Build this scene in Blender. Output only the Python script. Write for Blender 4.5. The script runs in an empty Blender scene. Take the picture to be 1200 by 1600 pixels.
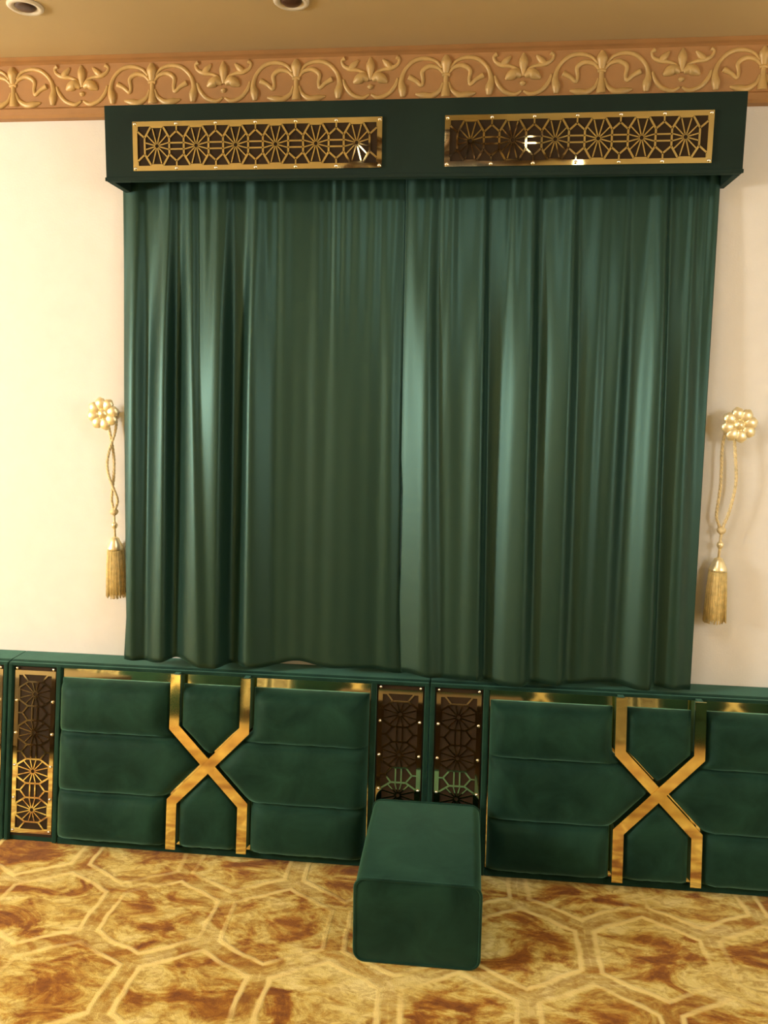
import bpy, bmesh, math, random
from mathutils import Vector, Matrix
random.seed(7)
PI = math.pi
scene = bpy.context.scene
COL = scene.collection

# ------------------------------------------------------------------ camera
cam_d = bpy.data.cameras.new('camera')
cam = bpy.data.objects.new('camera', cam_d)
COL.objects.link(cam)
scene.camera = cam
cam_d.sensor_fit = 'VERTICAL'
cam_d.sensor_height = 36.0
cam_d.lens = 1262.4 / 1600 * 36.0
cam_d.clip_start = 0.05
_r = Vector((0.99430449, 0.10551705, 0.01499089))
_u = Vector((-0.02955076, 0.13780901, 0.99001789))
_f = Vector((-0.10239789, 0.98482223, -0.14014223))
cam.matrix_world = Matrix(((_r.x, _u.x, -_f.x, 0.28895), (_r.y, _u.y, -_f.y, -2.87209),
                           (_r.z, _u.z, -_f.z, 1.66451), (0, 0, 0, 1)))

# ------------------------------------------------------------------ world and view
world = bpy.data.worlds.new('world')
scene.world = world
world.use_nodes = True
world.node_tree.nodes['Background'].inputs[0].default_value = (0.9, 0.95, 1.0, 1)
world.node_tree.nodes['Background'].inputs[1].default_value = 1.6
scene.view_settings.view_transform = 'Standard'
scene.view_settings.look = 'None'
scene.view_settings.gamma = 1.0
scene.view_settings.use_curve_mapping = False
scene.view_settings.exposure = 0.0

# room extents
RX0, RX1, RY0, CEIL = -6.0, 3.4, -4.5, 2.8
WARM = (1.0, 0.985, 0.94)
LAMPS = [(-4.0, -2.3, 1.80, 510.0), (2.5, -2.5, 1.80, 75.0)]      # pendant chandeliers x, y, z, watts
FLUSH_W = 11.0


# ------------------------------------------------------------------ materials
def s2l(c):
    return tuple(((v / 255) / 12.92 if v / 255 <= 0.04045 else ((v / 255 + 0.055) / 1.055) ** 2.4) for v in c) + (1,)


MATS = {}


def mat(name):
    m = bpy.data.materials.new(name)
    m.use_nodes = True
    MATS[name] = m
    nt = m.node_tree
    return m, nt, nt.nodes['Principled BSDF']


def N(nt, t, **k):
    n = nt.nodes.new(t)
    for a, b in k.items():
        setattr(n, a, b)
    return n


def ramp(nt, stops):
    r = N(nt, 'ShaderNodeValToRGB')
    e = r.color_ramp.elements
    while len(e) < len(stops):
        e.new(0.5)
    for i, (p, c) in enumerate(stops):
        e[i].position = p
        e[i].color = c
    return r


def noise(nt, scale, detail=4, rough=0.55, dist=0.0, coord='Object', vec=None):
    n = N(nt, 'ShaderNodeTexNoise')
    n.inputs['Scale'].default_value = scale
    n.inputs['Detail'].default_value = detail
    n.inputs['Roughness'].default_value = rough
    n.inputs['Distortion'].default_value = dist
    if vec is None:
        tc = N(nt, 'ShaderNodeTexCoord')
        vec = tc.outputs[coord]
    nt.links.new(vec, n.inputs['Vector'])
    return n


def plain(name, col, rough=0.6, metal=0.0, var=0.06, scale=9, bump=0.0, bscale=120):
    m, nt, p = mat(name)
    n = noise(nt, scale)
    c0 = tuple(max(0, v * (1 - var)) for v in col[:3]) + (1,)
    c1 = tuple(min(1, v * (1 + var)) for v in col[:3]) + (1,)
    r = ramp(nt, [(0.3, c0), (0.7, c1)])
    nt.links.new(n.outputs['Fac'], r.inputs['Fac'])
    nt.links.new(r.outputs['Color'], p.inputs['Base Color'])
    p.inputs['Roughness'].default_value = rough
    p.inputs['Metallic'].default_value = metal
    if bump:
        b = noise(nt, bscale, 3)
        bn = N(nt, 'ShaderNodeBump')
        bn.inputs['Strength'].default_value = bump
        bn.inputs['Distance'].default_value = 0.002
        nt.links.new(b.outputs['Fac'], bn.inputs['Height'])
        nt.links.new(bn.outputs['Normal'], p.inputs['Normal'])
    return m


def velvet(name, dark, light, sheen, tint, srough=0.35, scale=5, zs=1.0, rough=0.75, spec=0.2, stint=(1, 1, 1, 1)):
    m, nt, p = mat(name)
    tc = N(nt, 'ShaderNodeTexCoord')
    mp = N(nt, 'ShaderNodeMapping')
    mp.inputs['Scale'].default_value = (1, 1, zs)
    nt.links.new(tc.outputs['Object'], mp.inputs['Vector'])
    n = noise(nt, scale, 5, 0.6, 0.6, vec=mp.outputs['Vector'])
    r = ramp(nt, [(0.32, dark), (0.7, light)])
    nt.links.new(n.outputs['Fac'], r.inputs['Fac'])
    nt.links.new(r.outputs['Color'], p.inputs['Base Color'])
    p.inputs['Roughness'].default_value = rough
    p.inputs['Specular IOR Level'].default_value = spec
    p.inputs['Specular Tint'].default_value = stint
    p.inputs['Sheen Weight'].default_value = sheen
    p.inputs['Sheen Roughness'].default_value = srough
    p.inputs['Sheen Tint'].default_value = tint
    fine = noise(nt, 500, 2)
    bn = N(nt, 'ShaderNodeBump')
    bn.inputs['Strength'].default_value = 0.12
    bn.inputs['Distance'].default_value = 0.001
    nt.links.new(fine.outputs['Fac'], bn.inputs['Height'])
    nt.links.new(bn.outputs['Normal'], p.inputs['Normal'])
    return m


velvet('curtain_velvet', (0.0045, 0.0175, 0.012, 1), (0.007, 0.025, 0.0175, 1), 0.3, (0.30, 0.72, 0.54, 1), 0.3, 3, 0.15, 0.43, 0.68, (0.55, 1.0, 0.82, 1))
velvet('seat_velvet', (0.003, 0.014, 0.009, 1), (0.012, 0.042, 0.026, 1), 0.6, (0.25, 0.62, 0.46, 1), 0.42, 7, 1.0, 0.6, 0.16, (0.55, 1.0, 0.8, 1))
velvet('pelmet_velvet', (0.007, 0.018, 0.013, 1), (0.009, 0.024, 0.017, 1), 0.1, (0.2, 0.5, 0.4, 1), 0.35, 6)
velvet('backing_velvet', (0.018, 0.010, 0.003, 1), (0.03, 0.016, 0.005, 1), 0.05, (0.5, 0.4, 0.2, 1))
plain('gold_mirror', (0.82, 0.75, 0.44, 1), 0.045, 1.0, 0.04, 6)
plain('gold_trim', (0.88, 0.73, 0.34, 1), 0.06, 1.0, 0.10, 30)
plain('gold_hook', (0.93, 0.83, 0.52, 1), 0.35, 0.75, 0.08, 30)
plain('stud_metal', (0.95, 0.92, 0.84, 1), 0.18, 1.0, 0.02)
plain('tassel_thread', s2l((222, 198, 130)), 0.6, 0.0, 0.22, 60)
plain('cord_thread', s2l((226, 208, 158)), 0.5, 0.0, 0.25, 90)
plain('wall_paper', s2l((228, 225, 216)), 0.75, 0, 0.02, 14, 0.25, 160)
plain('side_wall_paper', s2l((214, 186, 140)), 0.75, 0, 0.02, 14)
plain('ceiling_paint', s2l((190, 167, 120)), 0.8, 0, 0.03, 3)
plain('frieze_ground', s2l((168, 124, 74)), 0.65, 0, 0.07, 12)
plain('frieze_gold', s2l((196, 162, 100)), 0.42, 0.1, 0.10, 25)
plain('white_paint', s2l((236, 232, 222)), 0.4, 0, 0.02)
plain('lamp_white', s2l((222, 212, 190)), 0.4, 0, 0.02)
plain('lamp_dark', s2l((70, 48, 36)), 0.35, 0, 0.1)
plain('reflection_dark', s2l((44, 26, 18)), 0.35, 0, 0.3, 14)  # dark brown of the added blocks that the mirrors reflect
plain('bronze', (0.10, 0.055, 0.03, 1), 0.4, 0.8, 0.2, 20)
m, nt, p = mat('glass')
p.inputs['Transmission Weight'].default_value = 1.0
p.inputs['Roughness'].default_value = 0.02
p.inputs['IOR'].default_value = 1.1
_n = noise(nt, 3)
_r2 = ramp(nt, [(0, (0.95, 0.98, 0.97, 1)), (1, (1, 1, 1, 1))])
nt.links.new(_n.outputs['Fac'], _r2.inputs['Fac'])
nt.links.new(_r2.outputs['Color'], p.inputs['Base Color'])
m, nt, p = mat('bulb_glow')
p.inputs['Base Color'].default_value = (1, 0.95, 0.85, 1)
p.inputs['Emission Color'].default_value = (1, 0.85, 0.62, 1)
p.inputs['Emission Strength'].default_value = 9.0


def carpet_material():
    m, nt, p = mat('carpet_pile')
    L = nt.links.new
    tc = N(nt, 'ShaderNodeTexCoord')

    def vm(op, a, b=None):
        n = N(nt, 'ShaderNodeVectorMath', operation=op)
        for i, v in enumerate((a, b)):
            if v is None:
                continue
            if isinstance(v, (tuple, list)):
                n.inputs[i].default_value = v
            else:
                L(v, n.inputs[i])
        return n

    def ma(op, a, b=None, clamp=False):
        n = N(nt, 'ShaderNodeMath', operation=op, use_clamp=clamp)
        for i, v in enumerate((a, b)):
            if v is None:
                continue
            if isinstance(v, (int, float)):
                n.inputs[i].default_value = v
            else:
                L(v, n.inputs[i])
        return n.outputs[0]

    base = tc.outputs['Object']
    # wobble so that the woven lines are not ruler straight
    wob = noise(nt, 7, 2, vec=base)
    w1 = vm('SUBTRACT', wob.outputs['Color'], (0.5, 0.5, 0.5)).outputs[0]
    w2 = vm('MULTIPLY', w1, (0.035, 0.035, 0)).outputs[0]
    pos = vm('ADD', base, w2).outputs[0]
    PX, PY = 0.385, 0.667
    off = vm('ADD', pos, (0.655 + PX * 40.5, 0.57 + PY * 40.5, 0)).outputs[0]

    def cell(v):
        a = vm('MODULO', v, (PX, PY, 1)).outputs[0]
        b = vm('SUBTRACT', a, (PX / 2, PY / 2, 0)).outputs[0]
        return vm('MULTIPLY', b, (1, 1, 0)).outputs[0]
    ga = cell(off)
    gb = cell(vm('ADD', off, (PX / 2, PY / 2, 0)).outputs[0])
    la = vm('LENGTH', ga).outputs['Value']
    lb = vm('LENGTH', gb).outputs['Value']
    sel = ma('LESS_THAN', la, lb)
    mx = N(nt, 'ShaderNodeMix', data_type='VECTOR')
    L(sel, mx.inputs['Factor'])
    L(gb, mx.inputs[4])
    L(ga, mx.inputs[5])
    ab = vm('ABSOLUTE', mx.outputs[1]).outputs[0]
    sx = N(nt, 'ShaderNodeSeparateXYZ')
    L(ab, sx.inputs[0])
    d2 = ma('ADD', ma('MULTIPLY', sx.outputs[0], 0.5), ma('MULTIPLY', sx.outputs[1], 0.866))
    d = ma('MAXIMUM', sx.outputs[0], d2)            # 0 at the hexagon's centre, 0.1925 at its border
    # marbling
    st = N(nt, 'ShaderNodeMapping')
    st.inputs['Rotation'].default_value = (0, 0, 0.5)
    st.inputs['Scale'].default_value = (1.0, 1.8, 1)
    L(base, st.inputs['Vector'])
    n1 = noise(nt, 4.8, 9, 0.66, 0.9, vec=st.outputs[0])
    nsum = ma('ADD', n1.outputs['Fac'], ma('MULTIPLY', ma('SUBTRACT', d, 0.135), 0.62))
    r1 = ramp(nt, [(0.37, s2l((138, 82, 8))), (0.43, s2l((168, 112, 24))), (0.49, s2l((200, 166, 76))),
                   (0.55, s2l((222, 200, 116))), (0.66, s2l((234, 216, 144)))])
    L(nsum, r1.inputs['Fac'])
    n2 = noise(nt, 22, 6, 0.7, 1.0, vec=st.outputs[0])
    r2 = ramp(nt, [(0.36, s2l((186, 154, 84))), (0.56, (1, 1, 1, 1))])
    L(n2.outputs['Fac'], r2.inputs['Fac'])
    mm = N(nt, 'ShaderNodeMix', data_type='RGBA', blend_type='MULTIPLY')
    mm.inputs['Factor'].default_value = 0.75
    L(r1.outputs['Color'], mm.inputs[6])
    L(r2.outputs['Color'], mm.inputs[7])
    # line masks
    lr = ramp(nt, [(0.0, (0, 0, 0, 1)), (0.150 / 0.2, (0, 0, 0, 1)), (0.157 / 0.2, (1, 1, 1, 1)), (0.165 / 0.2, (1, 1, 1, 1)),
                   (0.172 / 0.2, (0, 0, 0, 1))])
    L(ma('DIVIDE', d, 0.2), lr.inputs['Fac'])
    dr = ramp(nt, [(0.0, (0, 0, 0, 1)), (0.170 / 0.2, (0, 0, 0, 1)), (0.176 / 0.2, (1, 1, 1, 1)), (0.188 / 0.2, (1, 1, 1, 1)),
                   (0.1925 / 0.2, (0.3, 0.3, 0.3, 1))])
    L(ma('DIVIDE', d, 0.2), dr.inputs['Fac'])
    # lines fade in and out of the marbling
    n3 = noise(nt, 4.0, 2, vec=base)
    fade = ramp(nt, [(0.36, (0.2, 0.2, 0.2, 1)), (0.54, (1, 1, 1, 1))])
    L(n3.outputs['Fac'], fade.inputs['Fac'])
    m1 = N(nt, 'ShaderNodeMix', data_type='RGBA')
    L(ma('MULTIPLY', ma('MULTIPLY', dr.outputs['Color'], fade.outputs['Color']), 0.40), m1.inputs['Factor'])
    L(mm.outputs[2], m1.inputs[6])
    m1.inputs[7].default_value = s2l((158, 112, 36))
    m2 = N(nt, 'ShaderNodeMix', data_type='RGBA')
    L(ma('MULTIPLY', ma('MULTIPLY', lr.outputs['Color'], fade.outputs['Color']), 0.85), m2.inputs['Factor'])
    L(m1.outputs[2], m2.inputs[6])
    m2.inputs[7].default_value = s2l((238, 214, 136))
    L(m2.outputs[2], p.inputs['Base Color'])
    p.inputs['Roughness'].default_value = 0.9
    p.inputs['Specular IOR Level'].default_value = 0.15
    p.inputs['Sheen Weight'].default_value = 0.15
    bn = N(nt, 'ShaderNodeBump')
    bn.inputs['Strength'].default_value = 0.5
    bn.inputs['Distance'].default_value = 0.004
    hb = noise(nt, 260, 3, vec=base)
    hs = ma('ADD', hb.outputs['Fac'], ma('MULTIPLY', lr.outputs['Color'], 0.8))
    L(hs, bn.inputs['Height'])
    L(bn.outputs['Normal'], p.inputs['Normal'])


carpet_material()


# ------------------------------------------------------------------ mesh helpers
class MB:
    def __init__(s):
        s.v = []
        s.f = []
        s.smooth = []

    def add(s, vs, fs, smooth=False):
        o = len(s.v)
        s.v += [tuple(x) for x in vs]
        s.f += [tuple(i + o for i in f) for f in fs]
        s.smooth += [smooth] * len(fs)
        return s

    def box(s, x0, x1, y0, y1, z0, z1):
        vs = [(x, y, z) for x in (x0, x1) for y in (y0, y1) for z in (z0, z1)]
        return s.add(vs, [(0, 1, 3, 2), (4, 6, 7, 5), (0, 4, 5, 1), (2, 3, 7, 6), (0, 2, 6, 4), (1, 5, 7, 3)])

    def bbox(s, x0, x1, y0, y1, z0, z1, r=0.004, seg=2):
        bm = bmesh.new()
        bmesh.ops.create_cube(bm, size=1)
        for v in bm.verts:
            v.co = Vector(((x0 + x1) / 2 + v.co.x * (x1 - x0), (y0 + y1) / 2 + v.co.y * (y1 - y0), (z0 + z1) / 2 + v.co.z * (z1 - z0)))
        bmesh.ops.bevel(bm, geom=list(bm.edges), offset=r, segments=seg, affect='EDGES', profile=0.5)
        bm.verts.index_update()
        s.add([v.co[:] for v in bm.verts], [[v.index for v in f.verts] for f in bm.faces], False)
        bm.free()
        return s

    def tube(s, pts, rad, n=8, flat=1.0, axis=None, closed=False):
        """swept tube; rad number or list; flat scales the thickness along `axis` (a unit vector)"""
        P = [Vector(q) for q in pts]
        k = len(P)
        if not hasattr(rad, '__len__'):
            rad = [rad] * k
        vs, fs = [], []
        prev = None
        for i in range(k):
            if closed:
                t = P[(i + 1) % k] - P[i - 1]
            else:
                t = P[min(i + 1, k - 1)] - P[max(i - 1, 0)]
            t.normalize()
            if axis is not None:
                a = Vector(axis)
            elif prev is None:
                a = Vector((0, 0, 1)) if abs(t.z) < 0.9 else Vector((0, 1, 0))
            else:
                a = prev
            b = t.cross(a).normalized()
            a = b.cross(t).normalized()
            prev = a
            for j in range(n):
                th = 2 * PI * j / n
                vs.append(P[i] + b * (math.cos(th) * rad[i]) + a * (math.sin(th) * rad[i] * flat))
        m_ = k if closed else k - 1
        for i in range(m_):
            for j in range(n):
                i2 = (i + 1) % k
                fs.append((i * n + j, i * n + (j + 1) % n, i2 * n + (j + 1) % n, i2 * n + j))
        if not closed:
            fs.append(tuple(range(n))[::-1])
            fs.append(tuple((k - 1) * n + j for j in range(n)))
        return s.add(vs, fs, True)

    def lathe(s, prof, c=(0, 0, 0), n=20, rib=0, ribamp=0.0, axis='z'):
        vs, fs = [], []
        for r, h in prof:
            for j in range(n):
                th = 2 * PI * j / n
                rr = r * (1 + ribamp * (math.cos(rib * th)))
                a, b = rr * math.cos(th), rr * math.sin(th)
                if axis == 'z':
                    vs.append((c[0] + a, c[1] + b, c[2] + h))
                else:
                    vs.append((c[0] + a, c[1] + h, c[2] + b))
        k = len(prof)
        for i in range(k - 1):
            for j in range(n):
                fs.append((i * n + j, i * n + (j + 1) % n, (i + 1) * n + (j + 1) % n, (i + 1) * n + j))
        fs.append(tuple(range(n))[::-1])
        fs.append(tuple((k - 1) * n + j for j in range(n)))
        return s.add(vs, fs, True)

    def strip(s, pts, w, y0, y1):
        """flat bar of width w following a polyline in the x-z plane, mitred, between y0 (front) and y1 (back)"""
        P = [Vector((q[0], q[1])) for q in pts]
        k = len(P)
        L_, R_ = [], []
        for i in range(k):
            d0 = (P[i] - P[i - 1]).normalized() if i > 0 else (P[1] - P[0]).normalized()
            d1 = (P[i + 1] - P[i]).normalized() if i < k - 1 else d0
            t = (d0 + d1).normalized()
            nrm = Vector((-t.y, t.x))
            h = w / 2 / max(0.3, nrm.dot(Vector((-d0.y, d0.x))))
            L_.append(P[i] + nrm * h)
            R_.append(P[i] - nrm * h)
        vs = []
        for i in range(k):
            vs += [(L_[i].x, y0, L_[i].y), (R_[i].x, y0, R_[i].y), (L_[i].x, y1, L_[i].y), (R_[i].x, y1, R_[i].y)]
        fs = []
        for i in range(k - 1):
            a, b = 4 * i, 4 * i + 4
            fs += [(a, a + 1, b + 1, b), (a + 2, b + 2, b + 3, a + 3), (a, b, b + 2, a + 2), (a + 1, a + 3, b + 3, b + 1)]
        e = 4 * (k - 1)
        fs += [(0, 2, 3, 1), (e, e + 1, e + 3, e + 2)]
        return s.add(vs, fs)

    def mapv(s, fn):
        s.v = [tuple(fn(*q)) for q in s.v]
        return s

    def mesh(s, name, material):
        me = bpy.data.meshes.new(name)
        me.from_pydata(s.v, [], s.f)
        me.materials.append(MATS[material])
        me.polygons.foreach_set('use_smooth', s.smooth)
        bm = bmesh.new()
        bm.from_mesh(me)
        bmesh.ops.recalc_face_normals(bm, faces=bm.faces)
        bm.to_mesh(me)
        bm.free()
        me.update()
        return me

    def build(s, name, material, parent=None):
        return link(name, s.mesh(name, material), parent)


def link(name, me, parent=None, loc=None, scale=None):
    o = bpy.data.objects.new(name, me)
    COL.objects.link(o)
    if parent is not None:
        o.parent = parent
    if loc:
        o.location = loc
    if scale:
        o.scale = scale
    return o


def thing(name, label, cat, loc=(0, 0, 0), rz=0.0, group=None):
    o = bpy.data.objects.new(name, None)
    COL.objects.link(o)
    o.empty_display_size = 0.05
    o.location = loc
    o.rotation_euler = (0, 0, rz)
    return tag(o, label, cat, group)


def tag(o, label, cat, group=None):
    o['label'] = label
    o['category'] = cat
    if group:
        o['group'] = group
    return o


def struct(o):
    o['kind'] = 'structure'
    return o


def dup(root, loc, rz, label, group=None):
    def cp(o, par):
        c = o.copy()
        COL.objects.link(c)
        c.parent = par
        for ch in kids.get(o.name, []):
            cp(ch, c)
        return c
    kids = {}
    for o in list(COL.objects):
        if o.parent:
            kids.setdefault(o.parent.name, []).append(o)
    r = cp(root, None)
    r.location = loc
    r.rotation_euler = (0, 0, rz)
    r['label'] = label
    if group:
        r['group'] = group
    return r


def sstep(a, b, x):
    t = max(0.0, min(1.0, (x - a) / (b - a)))
    return t * t * (3 - 2 * t)


def smooth_curve(pts, n=6):
    """Catmull-Rom through points of any dimension"""
    out = []
    k = len(pts)
    for i in range(k - 1):
        p0, p1, p2, p3 = pts[max(i - 1, 0)], pts[i], pts[i + 1], pts[min(i + 2, k - 1)]
        for j in range(n):
            t = j / n
            out.append(tuple(0.5 * (2 * b + (c - a) * t + (2 * a - 5 * b + 4 * c - d) * t * t + (3 * b - a - 3 * c + d) * t ** 3)
                             for a, b, c, d in zip(p0, p1, p2, p3)))
    out.append(tuple(pts[-1]))
    return out


# ------------------------------------------------------------------ room shell
struct(MB().box(RX0 - .2, RX1 + .2, RY0 - .2, 0.25, -0.12, 0.0).build('floor', 'white_paint'))
struct(MB().box(RX0 - .2, RX1 + .2, RY0 - .2, 0.25, CEIL, CEIL + 0.12).build('ceiling', 'ceiling_paint'))
WX0, WX1, WZ0, WZ1 = -0.72, 0.86, 0.98, 2.22
wb = MB()
wb.box(RX0 - .2, WX0, 0, 0.2, 0, CEIL).box(WX1, RX1 + .2, 0, 0.2, 0, CEIL)
wb.box(WX0, WX1, 0, 0.2, 0, WZ0).box(WX0, WX1, 0, 0.2, WZ1, CEIL)
struct(wb.build('wall_back', 'wall_paper'))
struct(MB().box(RX0 - .2, RX0, RY0 - .2, 0, 0, CEIL).build('wall_left', 'wall_paper'))
struct(MB().box(RX1, RX1 + .2, RY0 - .2, 0, 0, CEIL).build('wall_right', 'wall_paper'))
struct(MB().box(RX0, RX1, RY0 - .2, RY0, 0, CEIL).build('wall_front', 'side_wall_paper'))

# window behind the curtains
wf = MB()
fw = 0.05
wf.box(WX0, WX1, 0.08, 0.14, WZ0, WZ0 + fw).box(WX0, WX1, 0.08, 0.14, WZ1 - fw, WZ1)
wf.box(WX0, WX0 + fw, 0.08, 0.14, WZ0 + fw, WZ1 - fw).box(WX1 - fw, WX1, 0.08, 0.14, WZ0 + fw, WZ1 - fw)
wc = (WX0 + WX1) / 2
wf.box(wc - .03, wc + .03, 0.08, 0.14, WZ0 + fw, WZ1 - fw)
win = struct(wf.build('window_1', 'white_paint'))
for a, b in ((WX0 + fw, wc - .03), (wc + .03, WX1 - fw)):
    MB().box(a, b, 0.105, 0.111, WZ0 + fw, WZ1 - fw).build('pane', 'glass', win)
MB().box(WX0, WX1, 0.002, 0.08, WZ0, WZ0 + 0.02).build('window_sill', 'white_paint', win)

# carpet, wall to wall
carpet = MB().box(RX0 + .01, RX1 - .01, RY0 + .01, -0.005, 0.0, 0.008).build('carpet', 'carpet_pile')
tag(carpet, 'gold and brown marbled carpet with a woven hexagon pattern', 'carpet')
FZ = 0.008

# ------------------------------------------------------------------ frieze (carved cornice band)
fr = MB()
prof = [(0.0, 2.612), (-0.032, 2.612), (-0.040, 2.620), (-0.040, 2.640), (-0.030, 2.648), (-0.030, 2.786), (-0.040, 2.790),
        (-0.052, 2.793), (-0.066, 2.7995), (0.0, 2.7995)]
vs = [(x, y, z) for x in (RX0, RX1) for y, z in prof]
k = len(prof)
fs = [(i, (i + 1) % k, k + (i + 1) % k, k + i) for i in range(k)] + [tuple(range(k)), tuple(range(k, 2 * k))]
frieze = struct(fr.add(vs, fs).build('trim_1', 'frieze_ground'))

U = 0.0665
ZC = 2.7175


def relief(pts, rads, n=6, seg=6):
    q = smooth_curve([(a, b, r) for (a, b), r in zip(pts, rads)], n)
    return [(a * U, -0.0305, b * U) for a, b, r in q], [max(0.0012, r * U * 1.25) for a, b, r in q]


def rmesh(name, *curves):
    mb = MB()
    for pts, rads in curves:
        P_, R_ = relief(pts, rads)
        mb.tube(P_, R_, 8, flat=0.75, axis=(0, 1, 0))
    return mb.mesh(name, 'frieze_gold')


bud = rmesh('bud', ([(0, .12), (0, .35), (0, .65), (0, .96)], [.12, .17, .22, .08]),
            ([(0, 0.0), (0, -.3), (0, -.65), (0, -.98)], [.1, .1, .16, .2]),
            ([(-.2, .03), (0, .06), (.2, .03)], [.07, .09, .07]))
scroll = rmesh('scroll', ([(.12, .10), (.4, .38), (.83, .46), (1.18, .22), (1.14, -.18), (1.22, -.42), (1.5, -.2), (1.85, -.02)],
                          [.05, .08, .10, .09, .07, .08, .09, .12]))
arch = rmesh('arch_stem', ([(.2, .35), (.5, .68), (1.04, .83), (1.6, .72), (2.05, .3), (2.22, -.2), (2.16, -.6), (2.14, -.96)],
                           [.06, .07, .09, .09, .08, .11, .17, .10]))
base_leaf = rmesh('base_leaf', ([(.14, -.3), (.3, -.68), (.7, -.93), (1.1, -.9), (1.5, -.82)], [.05, .08, .13, .14, .04]))
petal = rmesh('petal', ([(0, -.12), (0, .2), (0, .6), (0, .97)], [.06, .13, .18, .04]))
side_leaf = rmesh('side_leaf', ([(.08, -.12), (.35, .02), (.62, -.08), (.86, -.24)], [.08, .2, .19, .05]))
tendril = rmesh('tendril', ([(.05, -.05), (.3, .22), (.6, .36), (1.05, .43), (1.35, .58), (1.45, .82), (1.3, .93)],
                            [.05, .07, .07, .1, .07, .06, .1]),
                ([(1.05, .43), (.85, .6), (.62, .84)], [.1, .13, .05]))
swag = rmesh('swag', ([(.05, -.78), (.4, -.95), (.92, -.78), (1.25, -.4), (1.38, -.05)], [.05, .09, .09, .08, .05]))
bead = rmesh('bead', ([(0, -.32), (0, -.42), (0, -.55)], [.06, .13, .06]))
for i in range(-12, 7):
    xa = 0.177 + 0.502 * i
    if RX0 + .2 < xa < RX1 - .2:
        link('bud', bud, frieze, (xa, 0, ZC))
        for sgn in (1, -1):
            for nm, me in (('scroll', scroll), ('arch_stem', arch), ('base_leaf', base_leaf)):
                link(nm, me, frieze, (xa, 0, ZC), (sgn, 1, 1))
    xb = xa + 0.251
    if RX0 + .2 < xb < RX1 - .2:
        link('petal', petal, frieze, (xb, 0, ZC))
        link('bead', bead, frieze, (xb, 0, ZC))
        for sgn in (1, -1):
            for nm, me in (('side_leaf', side_leaf), ('tendril', tendril), ('swag', swag)):
                link(nm, me, frieze, (xb, 0, ZC), (sgn, 1, 1))


# ------------------------------------------------------------------ fretwork
def fret(length, height, rim, ncell, t=0.004, bar=0.0062, pad0=0.0):
    """gold fretwork sheet in the x-z plane, centred on the origin, front at y=-t"""
    mb = MB()
    hx, hz = length / 2, height / 2
    mb.box(-hx, hx, -t, 0, hz - rim, hz).box(-hx, hx, -t, 0, -hz, -hz + rim)
    mb.box(-hx, -hx + rim, -t, 0, -hz + rim, hz - rim).box(hx - rim, hx, -t, 0, -hz + rim, hz - rim)
    H = hz - rim
    cw = (length - 2 * rim) / ncell
    ts = t * 0.8

    def seg(a, b, w=bar):
        mb.strip([a, b], w, -ts, 0)
    g = cw * 0.185
    for c in range(ncell):
        cx = -hx + rim + cw * (c + 0.5)
        ox = cw / 2 - g
        oc = [(ox, .42 * H), (ox * .5, .97 * H), (-ox * .5, .97 * H), (-ox, .42 * H), (-ox, -.42 * H), (-ox * .5, -.97 * H),
              (ox * .5, -.97 * H), (ox, -.42 * H)]
        for i in range(8):
            a, b = oc[i], oc[(i + 1) % 8]
            seg((cx + a[0], a[1]), (cx + b[0], b[1]))
        NS = 12
        ri, rm = cw * 0.065, cw * 0.2
        for i in range(NS):
            th = 2 * PI * (i + .5) / NS
            # distance to octagon (approximately elliptic)
            ro = 0.98 / math.sqrt((math.cos(th) / ox) ** 2 + (math.sin(th) / (.97 * H)) ** 2)
            seg((cx + ri * math.cos(th), ri * math.sin(th)), (cx + ro * math.cos(th), ro * math.sin(th)), bar * .62)
            t2 = 2 * PI * (i + 1.5) / NS
            seg((cx + ri * math.cos(th), ri * math.sin(th)), (cx + ri * math.cos(t2), ri * math.sin(t2)), bar * .7)
        # the joints between this rosette and the next
        sides = [c * cw]
        if c == ncell - 1:
            sides.append((c + 1) * cw)
        for sx in sides:
            bx = -hx + rim + sx
            for sg in (1, -1):
                seg((bx, sg * H), (bx, sg * .74 * H), bar * .8)
                for e in (1, -1):
                    if -hx < bx + e * g < hx:
                        seg((bx, sg * .76 * H), (bx + e * g, sg * .42 * H), bar * .9)
                if -hx + rim < bx < hx - rim - .01:
                    seg((bx - g, sg * .16 * H), (bx + g, sg * .16 * H), bar * .8)
    return mb


stud_me = MB().lathe([(0.0055, 0.0), (0.0055, -0.002), (0.0042, -0.004), (0.0015, -0.0052)], n=10, axis='y').mesh('stud', 'stud_metal')

# ------------------------------------------------------------------ pelmet
PX0, PX1, PD, PZ0, PZ1 = -0.931, 1.094, 0.186, 2.359, 2.596
pel = thing('curtain_pelmet', 'long dark green velvet pelmet box with two gold fretwork panels above the curtains', 'pelmet', ((PX0 + PX1) / 2, 0, PZ0))
hw = (PX1 - PX0) / 2
ph = PZ1 - PZ0
MB().bbox(-hw, hw, -PD, -PD + .022, 0, ph, .003).build('front_board', 'pelmet_velvet', pel)
for s in (-1, 1):
    a, b = sorted((s * hw, s * (hw - .022)))
    MB().bbox(a, b, -PD + .022, -.001, 0, ph, .002).build('side_board', 'pelmet_velvet', pel)
MB().bbox(-hw + .022, hw - .022, -PD + .022, -.001, ph - .02, ph, .002).build('top_board', 'pelmet_velvet', pel)
MB().bbox(-hw - .002, hw + .002, -PD - .004, -PD + .001, 0.0, .012, .0015).build('lower_edging', 'pelmet_velvet', pel)
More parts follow.
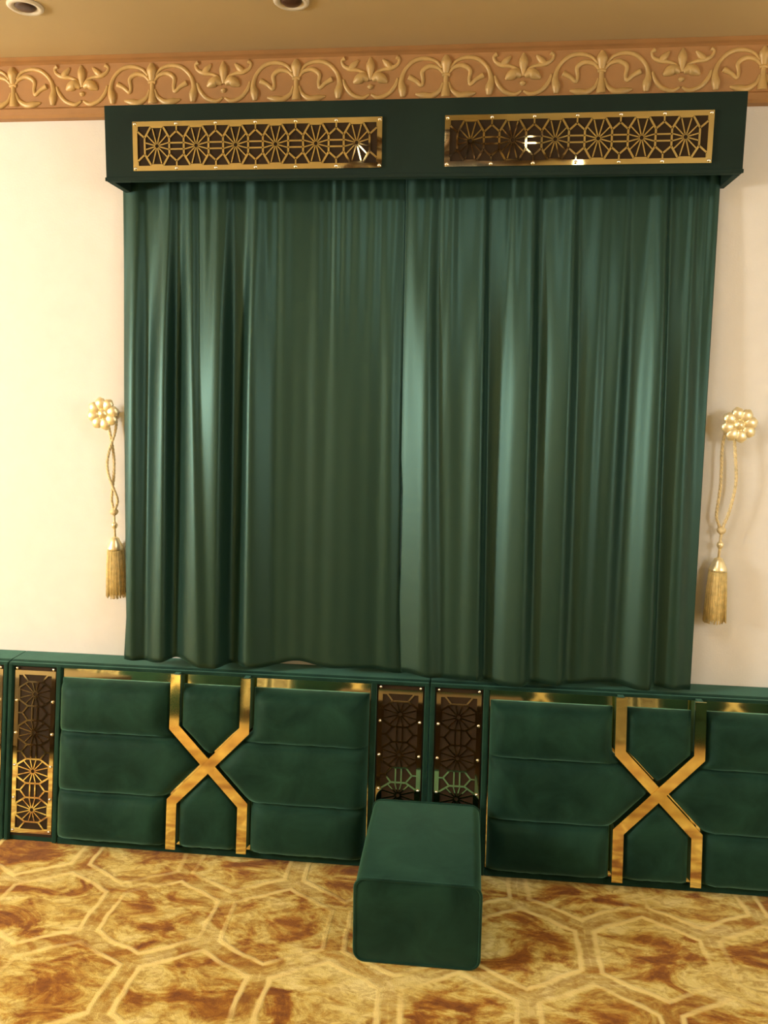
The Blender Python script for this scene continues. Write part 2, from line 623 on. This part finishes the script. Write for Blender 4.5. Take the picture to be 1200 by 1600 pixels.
for x0, x1 in ((-0.833, -0.014), (0.184, 0.998)):
    cx, cz = (x0 + x1) / 2 - (PX0 + PX1) / 2, 2.465 - PZ0
    ln = x1 - x0
    bk = MB().bbox(-ln / 2 + .004, ln / 2 - .004, -.003, 0, -.072, .072, .001).build('fret_backing', 'backing_velvet', pel)
    bk.location = (cx, -PD, cz)
    fo = fret(ln, .153, .0155, 6).build('fretwork', 'gold_mirror', bk)
    fo.location = (0, -.003, 0)
    for i in range(7):
        for s in (-1, 1):
            xx = -ln / 2 + .0155 + (ln - .031) / 6 * i
            if i == 0:
                xx = -ln / 2 + .008
            if i == 6:
                xx = ln / 2 - .008
            link('stud', stud_me, bk, (xx, -.007, s * .069))

# ------------------------------------------------------------------ curtains
RIDGES = [  # x top, x bottom, left width, right width, amp at top, amp at bottom
    (-.885, -.915, .05, .03, .018, .030), (-.768, -.800, .055, .018, .034, .036), (-.690, -.655, .05, .020, .022, .022),
    (-.565, -.600, .10, .022, .040, .050), (-.462, -.480, .035, .05, .028, .030), (-.36, -.37, .07, .06, .005, .006),
    (-.25, -.26, .06, .06, .005, .003), (-.15, -.16, .06, .05, .005, .005), (-.06, -.07, .06, .04, .006, .006),
    (.005, .020, .04, .03, .010, .008),
    (.125, .165, .06, .03, .022, .034), (.212, .230, .05, .03, .014, .008), (.315, .335, .085, .014, .026, .042), (.475, .485, .085, .022, .034, .046),
    (.605, .610, .085, .024, .032, .030), (.700, .690, .06, .03, .016, .014), (.775, .765, .05, .03, .018, .018), (.900, .915, .055, .016, .034, .036),
    (.985, 1.005, .04, .03, .012, .018)]


def bumpf(d, wl, wr):
    w = wl if d < 0 else wr
    return math.exp(-(d / w) ** 2)


def curtain(name, label, e0, e1, ridges, yoff, seed):
    rnd = random.Random(seed)
    ph_ = [rnd.uniform(0, 6.28) for _ in range(8)]
    z1, nz, nx = 2.50, 90, 300
    vs, fs = [], []
    for iz in range(nz + 1):
        tz = iz / nz
        z = z1 - tz * (z1 - 0.69)
        t = max(0.0, min(1.0, (2.36 - z) / (2.36 - 0.70)))
        xl, xr = e0(z), e1(z)
        gather = 1 - sstep(0.0, 0.45, t)
        for ix in range(nx + 1):
            u = ix / nx
            x = xl + (xr - xl) * u
            h = 0.0
            for a, b, wl, wr, A0, A1 in ridges:
                c = a + (b - a) * t
                amp = A0 + (A1 - A0) * t
                wide = 0.75 + 0.45 * t
                h += amp * (0.24 + 0.76 * sstep(0.0, .42, t)) * bumpf(x - c, wl * wide, wr * wide)
            h = .088 * math.tanh(h * 1.9 / .088)
            h += (0.0012 + .0016 * math.sin(x * 17 + ph_[5]) * math.sin(x * 5.3 + ph_[6])) * gather * math.sin(x * 2 * PI / .049 + 3.6 * math.sin(x * 9 + ph_[0]) + 1.5 * math.sin(x * 31))
            h += 0.0010 * (1 - 0.5 * t) * math.sin(x * 2 * PI / .061 + 1.5 * math.sin(x * 7 + ph_[1]) + .8 * t)
            h += 0.003 * math.sin(x * 13 + ph_[2] + t * 2.0)
            y = -0.030 + yoff - h - .062 * t
            # hem: rises and falls a little
            zz = z
            if tz > 0.75:
                k_ = (tz - .75) / .25
                zz += k_ * (0.006 * math.sin(x * 11 + ph_[3]) + 0.005 * math.sin(x * 29 + ph_[4]) + 0.004 + .006 * sstep(.2, -.5, x) + .014 * math.exp(-((x + .33) / .09) ** 2) + .014 * math.exp(-((x - .0) / .05) ** 2) + .008 * math.exp(-((x + .72) / .05) ** 2))
            vs.append((x, y, zz))
    W = nx + 1
    for iz in range(nz):
        for ix in range(nx):
            a = iz * W + ix
            fs.append((a, a + 1, a + W + 1, a + W))
    mb = MB().add(vs, fs, True)
    root = thing(name, label, 'curtain', ((e0(.7) + e1(.7)) / 2, -.06, .70), group='velvet curtain pair')
    ox, oy, oz = root.location
    mb.mapv(lambda x, y, z: (x - ox, y - oy, z - oz))
    o = mb.build('drape', 'curtain_velvet', root)
    md = o.modifiers.new('thick', 'SOLIDIFY')
    md.thickness = 0.004
    md.offset = -1
    # stitched hem band
    hb = MB()
    for q in (0,):
        vs2, fs2 = [], []
        for ix in range(0, nx + 1, 2):
            x, y, z = vs[nz * W + ix]
            vs2 += [(x - ox, y - .0012 - oy, z - oz), (x - ox, y - .0012 - oy, z + .004 - oz), (x - ox, y + .003 - oy, z + .004 - oz), (x - ox, y + .003 - oy, z - oz)]
        kk = len(vs2) // 4
        for i in range(kk - 1):
            for j in range(4):
                fs2.append((4 * i + j, 4 * i + (j + 1) % 4, 4 * i + 4 + (j + 1) % 4, 4 * i + 4 + j))
        fs2 += [(0, 1, 2, 3), (4 * kk - 4, 4 * kk - 3, 4 * kk - 2, 4 * kk - 1)]
        hb.add(vs2, fs2, True)
    hb.build('hem', 'curtain_velvet', root)
    return root


def lerp_edge(pts):
    def f(z):
        for (za, xa), (zb, xb) in zip(pts, pts[1:]):
            if za >= z >= zb:
                t_ = (za - z) / (za - zb)
                return xa + (xb - xa) * t_
        return pts[0][1] if z > pts[0][0] else pts[-1][1]
    return f


curtain('curtain', 'green velvet curtain hanging beside the tassel with the crossed cord',
        lerp_edge([(2.5, -.940), (2.0, -.938), (.85, -.930), (.69, -.942)]), lerp_edge([(2.5, .050), (1.45, .055), (1.1, .058), (.69, .072)]),
        [r for r in RIDGES if r[0] < .06], 0.0, 3)
curtain('curtain', 'green velvet curtain hanging beside the tassel with the straight cord',
        lerp_edge([(2.5, .051), (1.45, .0565), (1.35, .064), (1.1, .064), (.95, .0615), (.69, .073)]), lerp_edge([(2.5, 1.070), (1.9, 1.070), (.69, 1.070)]),
        [r for r in RIDGES if r[0] > .06], -.004, 5)


# ------------------------------------------------------------------ wall hooks and tassel tiebacks
def holdback(x, z, label):
    r = thing('curtain_holdback', label, 'holdback', (x, 0, z), group='gold flower holdbacks')
    MB().lathe([(.026, -.001), (.026, -.006), (.018, -.010), (.009, -.014), (.009, -.058)], n=16, axis='y').build('stem', 'gold_hook', r)
    for i in range(8):
        th = 2 * PI * i / 8 + .2
        c, s = math.cos(th), math.sin(th)
        P_ = [(c * q, -.062 - .010 * math.sin(q / .060 * 2.6), s * q) for q in (.010, .024, .039, .051, .060)]
        MB().tube(P_, [.008, .016, .021, .017, .004], 8, flat=.4, axis=(0, 1, 0)).build('petal', 'gold_hook', r)
    MB().lathe([(.020, -.058), (.020, -.070), (.014, -.079), (.004, -.084)], n=14, axis='y').build('centre_boss', 'gold_hook', r)
    return r


def tieback(x, ztop, label, lean, cross, seed):
    """cord loop over the holdback stem with a tassel below; origin on the stem"""
    rnd = random.Random(seed)
    r = thing('tassel_tieback', label, 'tassel', (x, -.038, ztop), group='gold tassel tiebacks')
    zk = -.335

    def strand(sg, dy):
        P_ = []
        for i in range(28):
            t = i / 27
            xx = sg * (.013 + .010 * math.sin(PI * t) if not cross else .015 * math.cos(PI * 2.0 * t) + .004)
            xx += lean * t + .006 * math.sin(t * 7 + seed)
            P_.append((xx * (1 - .75 * sstep(.85, 1, t)) + lean * t * .75 * sstep(.85, 1, t), dy, .012 + (zk - .012) * t))
        return P_
    a, b = strand(1, -.006), strand(-1, .004)
    top = [(a[0][0] * math.cos(q) + 0, 0, .012 + .004 * math.sin(q)) for q in (0.8, 1.57, 2.3)]
    for nm, P_ in (('cord', a), ('cord', b)):
        mb = MB()
        for k_ in range(3):
            Q_ = []
            for i in range(len(P_) * 4):
                t = i / (len(P_) * 4 - 1) * (len(P_) - 1)
                j = min(int(t), len(P_) - 2)
                q = Vector(P_[j]).lerp(Vector(P_[j + 1]), t - j)
                th = t * 2.1 + 2 * PI * k_ / 3
                Q_.append((q.x + .0027 * math.cos(th), q.y + .0027 * math.sin(th), q.z))
            mb.tube(Q_, .0030, 5)
        mb.build(nm, 'cord_thread', r)
    MB().tube([(a[0][0], -.006, .012), (.009, -.002, .0165), (0, 0, .0175), (-.009, .002, .0165), (b[0][0], .004, .012)], .0045, 8).build('cord_top', 'cord_thread', r)
    lx = lean
    MB().lathe([(.006, .012), (.014, .006), (.016, 0), (.013, -.008), (.006, -.014)], (lx, 0, zk), 14).build('knot', 'cord_thread', r)
    lx2 = lean * 1.2
    MB().tube([(lx, 0, zk - .012), ((lx + lx2) / 2, 0, zk - .05), (lx2, 0, zk - .095)], .0045, 8).build('neck_cord', 'cord_thread', r)
    MB().lathe([(.004, .014), (.010, .008), (.012, 0), (.009, -.008), (.004, -.014)], (lx * 1.06, 0, zk - .052), 12).build('neck_bead', 'gold_hook', r)
    MB().lathe([(.006, .0), (.014, -.004), (.019, -.016), (.026, -.030), (.030, -.040), (.0305, -.048)], (lx2, 0, zk - .095), 20).build('tassel_cap', 'gold_hook', r)
    fz = zk - .140
    lx3 = lean * 1.25
    core = MB().lathe([(.027, 0), (.030, -.05), (.033, -.11), (.034, -.165), (.034, -.17)], (lx3, 0, fz), 28, 14, .03).build('fringe', 'tassel_thread', r)
    st = MB()
    for i in range(56):
        th = 2 * PI * i / 56 + rnd.uniform(-.03, .03)
        c, s = math.cos(th), math.sin(th)
        w = rnd.uniform(-.002, .002)
        st.tube([(lx3 + c * .028, s * .028, fz + .004), (lx3 + c * .0325 + w, s * .0325, fz - .08), (lx3 + c * .0355 + w * 1.5, s * .0355, fz - .178 + rnd.uniform(-.006, .004))],
                .0019, 4)
    o = st.build('fringe_threads', 'tassel_thread', core)
    o['kind'] = 'stuff'
    return r


holdback(-1.024, 1.592, 'gold flower holdback on the white wall above the tassel with the crossed cord')
tieback(-1.010, 1.568, 'gold tassel on a crossed cord loop hanging by the white wall', .002, True, 1)
holdback(1.178, 1.592, 'gold flower holdback on the white wall above the tassel with the straight cord loop')
tieback(1.165, 1.568, 'gold tassel on a long straight cord loop hanging by the white wall', -.010, False, 4)

# ------------------------------------------------------------------ backrest modules
BH = 0.663
SL = (0.21 - 0.115) / BH


def lean(x, y, z):
    return (x, y - 0.21 + SL * z, z)


def edge_round(d, r):
    q = max(0.0, min(1.0, d / r))
    return math.sqrt(max(0.0, 1 - (1 - q) ** 2))


def cushion(xl, xr, zs, T, rs=.05, base=.012, nx=22, crown=0.012, seam=.42):
    """channelled upholstery: zs = seam heights from bottom to top, xl / xr = edges as functions of z"""
    rows = []
    for a, b in zip(zs, zs[1:]):
        for q in (0, .04, .1, .18, .3, .42, .5, .58, .7, .82, .9, .96):
            rows.append((a + (b - a) * q, a, b))
    rows.append((zs[-1], zs[-2], zs[-1]))
    cols = [0.0, .02, .05, .1] + [.1 + .8 * i / (nx - 8) for i in range(1, nx - 8)] + [.9, .95, .98, 1.0]
    vs, fs = [], []
    z00, z11 = zs[0], zs[-1]
    for z, a, b in rows:
        L_, R_ = xl(z), xr(z)
        for u in cols:
            x = L_ + (R_ - L_) * u
            ds = min(x - L_, R_ - x)
            es = edge_round(ds, rs)
            dz = min(z - z00, z11 - z)
            eo = edge_round(dz, .03)
            dch = min(z - a, b - z)
            ec = seam + (1 - seam) * edge_round(dch, .034)
            cr = crown * (1 - (2 * (z - a) / (b - a) - 1) ** 2) * min(1, ds / .05)
            n_ = base + (T - base) * min(es, 1) * eo * ec + cr * es
            # little puckers along the seams
            n_ -= .0025 * math.exp(-(dch / .02) ** 2) * math.sin(x * 95 + 3 * math.sin(x * 31)) * es
            vs.append((x, -n_, z))
    C = len(cols)
    Rn = len(rows)
    for i in range(Rn - 1):
        for j in range(C - 1):
            fs.append((i * C + j, i * C + j + 1, (i + 1) * C + j + 1, (i + 1) * C + j))
    # skirt back to the board
    loop = [j for j in range(C)] + [i * C + C - 1 for i in range(1, Rn)] + [(Rn - 1) * C + j for j in range(C - 2, -1, -1)] + [i * C for i in range(Rn - 2, 0, -1)]
    o = len(vs)
    for q in loop:
        vs.append((vs[q][0], 0.0, vs[q][2]))
    kk = len(loop)
    for i in range(kk):
        fs.append((loop[i], o + i, o + (i + 1) % kk, loop[(i + 1) % kk]))
    fs.append(tuple(o + i for i in range(kk)))
    return MB().add(vs, fs, True)


GX = 0.130                 # strip centre line
ZE0, ZE1, ZX = 0.205, 0.468, 0.337
SW = 0.036


def inner_edge(z, gap):
    """distance from the centre line to the side cushion"""
    if z >= ZE1 or z <= ZE0:
        return GX + gap
    if z > ZX:
        q = (z - ZX) / (ZE1 - ZX)
    else:
        q = (ZX - z) / (ZX - ZE0)
    return max(0.030, GX * q + gap * 1.25)


def make_module():
    t = thing('backrest', 'x', 'backrest', (0, 0, 0), group='green velvet floor-seating backrests')
    HW = 0.785
    # wedge-shaped board: leaning face, upright back
    vs = []
    b = .012
    for x in (-HW + .001, HW - .001):
        vs += [(x, -.004, 0), (x, -.21, 0), (x, -.21 + SL * (BH - b), BH - b), (x, -.21 + SL * BH + .004, BH - .003),
               (x, -.21 + SL * BH + b, BH), (x, -.004, BH)]
    fs = [(i, (i + 1) % 6, 6 + (i + 1) % 6, 6 + i) for i in range(6)] + [tuple(range(6)), tuple(range(6, 12))]
    MB().add(vs, fs).build('back_board', 'seat_velvet', t)
    # raised upholstered stiles beside each fretwork
    for x0, x1 in ((-HW + .001, -.768), (.768, HW - .001), (-.597, -.578), (.578, .597)):
        MB().bbox(x0, x1, -.016, .002, .004, BH - .008, .004).mapv(lean).build('stile', 'seat_velvet', t)
    MB().bbox(-.578, .578, -.012, .002, .002, .026, .004).mapv(lean).build('bottom_rail', 'seat_velvet', t)
    MB().bbox(-HW + .001, HW - .001, -.014, .002, BH - .016, BH - .004, .003).mapv(lean).build('top_rail', 'seat_velvet', t)
    # gold mirror sheet behind the cushions
    MB().box(-.575, .575, -.003, .0005, .028, BH - .018).mapv(lean).build('mirror_sheet', 'gold_mirror', t)
    # fretwork panels at both ends
    for sgn in (-1, 1):
        cx = sgn * .6825
        bk = MB().box(cx - .083, cx + .083, -.003, .0005, .018, .642).mapv(lean).build('fret_backing', 'backing_velvet', t)
        f = fret(.600, .158, .0155, 4)
        f.mapv(lambda x, y, z: lean(cx + z, y - .003, .330 + x))
        f.build('fretwork', 'gold_mirror', bk)
        for i in range(6):
            for e in (-1, 1):
                z = .040 + i * .1195
                link('stud', stud_me, bk, lean(cx + e * .071, -.007, z))
    # cushions
    T = .058
    zt = .612
    cushion(lambda z: -.572, lambda z: -inner_edge(z, .024), [.030, .212, .425, zt], T).mapv(lean).build('side_cushion', 'seat_velvet', t)
    cushion(lambda z: inner_edge(z, .024), lambda z: .572, [.030, .212, .425, zt], T).mapv(lean).build('side_cushion', 'seat_velvet', t)

    def upper(z):
        return GX - .022 if z >= ZE1 else max(.002, (GX) * (z - ZX) / (ZE1 - ZX) - .028)

    def lower(z):
        return GX - .022 if z <= ZE0 else max(.002, (GX) * (ZX - z) / (ZX - ZE0) - .028)
    cushion(lambda z: -upper(z), upper, [.368, zt], T - .008, rs=.03, crown=.006).mapv(lean).build('top_cushion', 'seat_velvet', t)
    cushion(lambda z: -lower(z), lower, [.030, .306], T - .008, rs=.03, crown=.006).mapv(lean).build('bottom_cushion', 'seat_velvet', t)
    # gold cross: two bars with upright ends, one passing over the other
    for k_, sgn in enumerate((1, -1)):
        pts = [(-sgn * GX, .655), (-sgn * GX, ZE1), (sgn * GX, ZE0), (sgn * GX, .034)]
        MB().strip(pts, SW, -.046 - .004 * k_, -.041 - .004 * k_).mapv(lean).build('cross_bar', 'gold_trim', t)
        MB().strip(pts, SW * .55, -.041 - .004 * k_, -.001).mapv(lean).build('cross_spacer', 'seat_velvet', t)
    return t


PER = 1.572
XC = -0.6095
mod = make_module()
mod.location = (XC, 0, FZ)
mod['label'] = 'green velvet backrest with gold cross beneath the crossed-cord tassel'
dup(mod, (XC + PER, 0, FZ), 0, 'green velvet backrest with gold cross beneath the straight-cord tassel')
dup(mod, (XC - PER, 0, FZ), 0, 'backrest joining the crossed-cord tassel side, only its gold fretwork end showing')
# the same seating along the opposite wall (seen in the mirrors)
for x in [-3.76 + PER * i for i in range(5)]:
    dup(mod, (x, RY0, FZ), PI, 'green velvet backrest along the opposite wall of the room', 'backrests along the opposite wall')


# added unseen block in place of the person whose reflection darkens the gold mirrors
tb = thing('reflection_block', 'added low dark block in mid-room, out of view, darkening the mirror reflections', 'reflection block', (.1, -1.95, FZ))
MB().bbox(-.55, .55, -.34, .34, .42, .46, .006).build('block_top', 'reflection_dark', tb)
MB().bbox(-.50, .50, -.30, .30, .05, .42, .004).build('block_body', 'reflection_dark', tb)
for sx in (-1, 1):
    for sy in (-1, 1):
        MB().lathe([(.02, 0), (.03, .02), (.035, .05)], (sx * .45, sy * .25, 0), 14).build('block_foot', 'reflection_dark', tb)

dup(tb, (-2.5, -2.35, FZ), .5, 'added low dark block toward the brighter chandelier, out of view, darkening a fretwork reflection', 'added reflection blocks')  # second added block, gives the end fretwork its dark upper reflection
tb['group'] = 'added reflection blocks'

# ------------------------------------------------------------------ ottoman
OX0, OX1, OL, OH = -0.006, 0.362, 0.470, 0.268
ot = thing('ottoman', 'low green velvet ottoman block standing on the carpet between two backrests', 'ottoman', ((OX0 + OX1) / 2, -.232 - OL / 2, FZ + .005))
w, l, h = OX1 - OX0, OL, OH - FZ


def rrect(w_, h_, r, n=6):
    P_ = []
    for cx, cz, a0 in ((w_ / 2 - r, h_ - r, 0), (-w_ / 2 + r, h_ - r, 90), (-w_ / 2 + r, r, 180), (w_ / 2 - r, r, 270)):
        for i in range(n + 1):
            a = math.radians(a0 + 90 * i / n)
            P_.append((cx + r * math.cos(a), cz + r * math.sin(a)))
    return P_


pr = rrect(w, h, .03)
K = len(pr)
vs, fs = [], []
NY = 14
for i in range(NY + 1):
    y = -l / 2 + l * i / NY
    puff = .004 * math.sin(PI * i / NY)
    for x, z in pr:
        vs.append((x * (1 + puff * 1.4), y, z + (puff if z > h / 2 else 0)))
for i in range(NY):
    for j in range(K):
        fs.append((i * K + j, i * K + (j + 1) % K, (i + 1) * K + (j + 1) % K, (i + 1) * K + j))
MB().add(vs, fs, True).build('wrap_cover', 'seat_velvet', ot)
for nm, y, sg in (('front_face', -l / 2, -1), ('back_face', l / 2, 1)):
    vs, fs = [], []
    rings = 6
    for i in range(rings):
        q = 1 - i / rings
        bul = .010 * (1 - q ** 4)
        for x, z in pr:
            vs.append((x * q, y + sg * bul, h / 2 + (z - h / 2) * q))
    for i in range(rings - 1):
        for j in range(K):
            fs.append((i * K + j, i * K + (j + 1) % K, (i + 1) * K + (j + 1) % K, (i + 1) * K + j))
    vs.append((0, y + sg * .010, h / 2))
    for j in range(K):
        fs.append(((rings - 1) * K + j, (rings - 1) * K + (j + 1) % K, len(vs) - 1))
    MB().add(vs, fs, True).build(nm, 'seat_velvet', ot)
    MB().tube([(x, y, z) for x, z in pr], .0045, 6, closed=True).build('piping', 'seat_velvet', ot)


# ------------------------------------------------------------------ ceiling downlights (switched off)
def downlight(x, y, label):
    t = thing('ceiling_downlight', label, 'ceiling light', (x, y, CEIL), group='switched-off ceiling downlights')
    MB().lathe([(.052, 0.0), (.052, -.004), (.047, -.008), (.036, -.006), (.032, -.001)], n=28).build('rim', 'lamp_white', t)
    MB().lathe([(.031, -.001), (.031, -.0035), (.024, -.009), (.010, -.012)], n=24).build('lamp_face', 'lamp_dark', t)
    return t


downlight(-1.06, -.415, 'unlit round ceiling downlight above the crossed-cord tassel')
downlight(-.262, -.390, 'unlit round ceiling downlight above the dark green pelmet')


# ------------------------------------------------------------------ lamps
def bulbs_light(name, loc, watts, radius):
    d = bpy.data.lights.new(name, 'POINT')
    d.energy = watts
    d.color = WARM
    d.shadow_soft_size = radius
    o = bpy.data.objects.new(name, d)
    COL.objects.link(o)
    o.location = loc
    return o


def chandelier(x, y, z, watts, label):
    t = thing('chandelier', label, 'chandelier', (x, y, CEIL), group='pendant chandeliers')
    dz = z - CEIL
    MB().lathe([(.07, -.001), (.07, -.015), (.03, -.035), (.012, -.05)], n=20).build('ceiling_rose', 'bronze', t)
    MB().tube([(0, 0, -.045), (0, 0, dz + .1)], .008, 8).build('rod', 'bronze', t)
    MB().lathe([(.01, .12), (.03, .08), (.045, .03), (.03, -.03), (.012, -.08), (.004, -.1)], (0, 0, dz), 18).build('hub', 'bronze', t)
    for i in range(8):
        a = 2 * PI * i / 8
        c, s = math.cos(a), math.sin(a)
        P_ = smooth_curve([(c * .03, s * .03, dz), (c * .16, s * .16, dz - .07), (c * .30, s * .30, dz - .03), (c * .36, s * .36, dz + .03)], 5)
        arm = MB().tube(P_, .007, 8).build('arm', 'bronze', t)
        MB().lathe([(.004, 0), (.03, .012), (.034, .02), (.01, .022)], (c * .36, s * .36, dz + .03), 14).build('cup', 'bronze', arm)
        MB().lathe([(.010, .0), (.022, .03), (.025, .05), (.018, .08), (.004, .10)], (c * .36, s * .36, dz + .052), 14).build('bulb', 'bulb_glow', arm)
    l = bulbs_light('chandelier_glow', (0, 0, dz + .09), watts, .30)
    l.parent = t
    return t


chandelier(*LAMPS[0], 'lit bronze eight-arm pendant chandelier, brighter of the two')
chandelier(*LAMPS[1], 'lit bronze eight-arm pendant chandelier, dimmer of the two')

# flush bronze ceiling lamp seen only in the pelmet's gold panels
fl = thing('flush_ceiling_lamp', 'bronze flush ceiling lamp with branching arms and small bulbs', 'ceiling light', (.2, -1.45, CEIL))
MB().lathe([(.16, -.001), (.16, -.02), (.10, -.05), (.04, -.08), (.01, -.09)], n=28).build('ceiling_rose', 'bronze', fl)
for i in range(9):
    a = 2 * PI * i / 9 + .3
    c, s = math.cos(a), math.sin(a)
    P_ = smooth_curve([(c * .08, s * .08, -.05), (c * .25 - s * .05, s * .25 + c * .05, -.09), (c * .42 + s * .04, s * .42 - c * .04, -.06), (c * .55, s * .55, -.09)], 5)
    arm = MB().tube(P_, [.012] * 6 + [.016] * 5 + [.012] * 5, 8).build('arm', 'bronze', fl)
    for q in (.27, .42):
        for e in (1, -1):
            MB().tube([(c * q, s * q, -.075), (c * (q + .06) - e * s * .06, s * (q + .06) + e * c * .06, -.07), (c * (q + .14) - e * s * .07, s * (q + .14) + e * c * .07, -.055)],
                      [.010, .030, .006], 8, flat=.35, axis=(0, 0, 1)).build('leaf', 'bronze', arm)
    MB().lathe([(.008, 0), (.02, -.015), (.022, -.03), (.014, -.045), (.004, -.055)], (c * .55, s * .55, -.085), 12).build('bulb', 'bulb_glow', arm)
g = bulbs_light('flush_lamp_glow', (0, 0, -.16), FLUSH_W, .25)
gd = bpy.data.lights.new('flush_lamp_disc', 'AREA')
gd.shape = 'DISK'
gd.size = .5
gd.energy = FLUSH_W
gd.color = WARM
g.data = gd
g.parent = fl
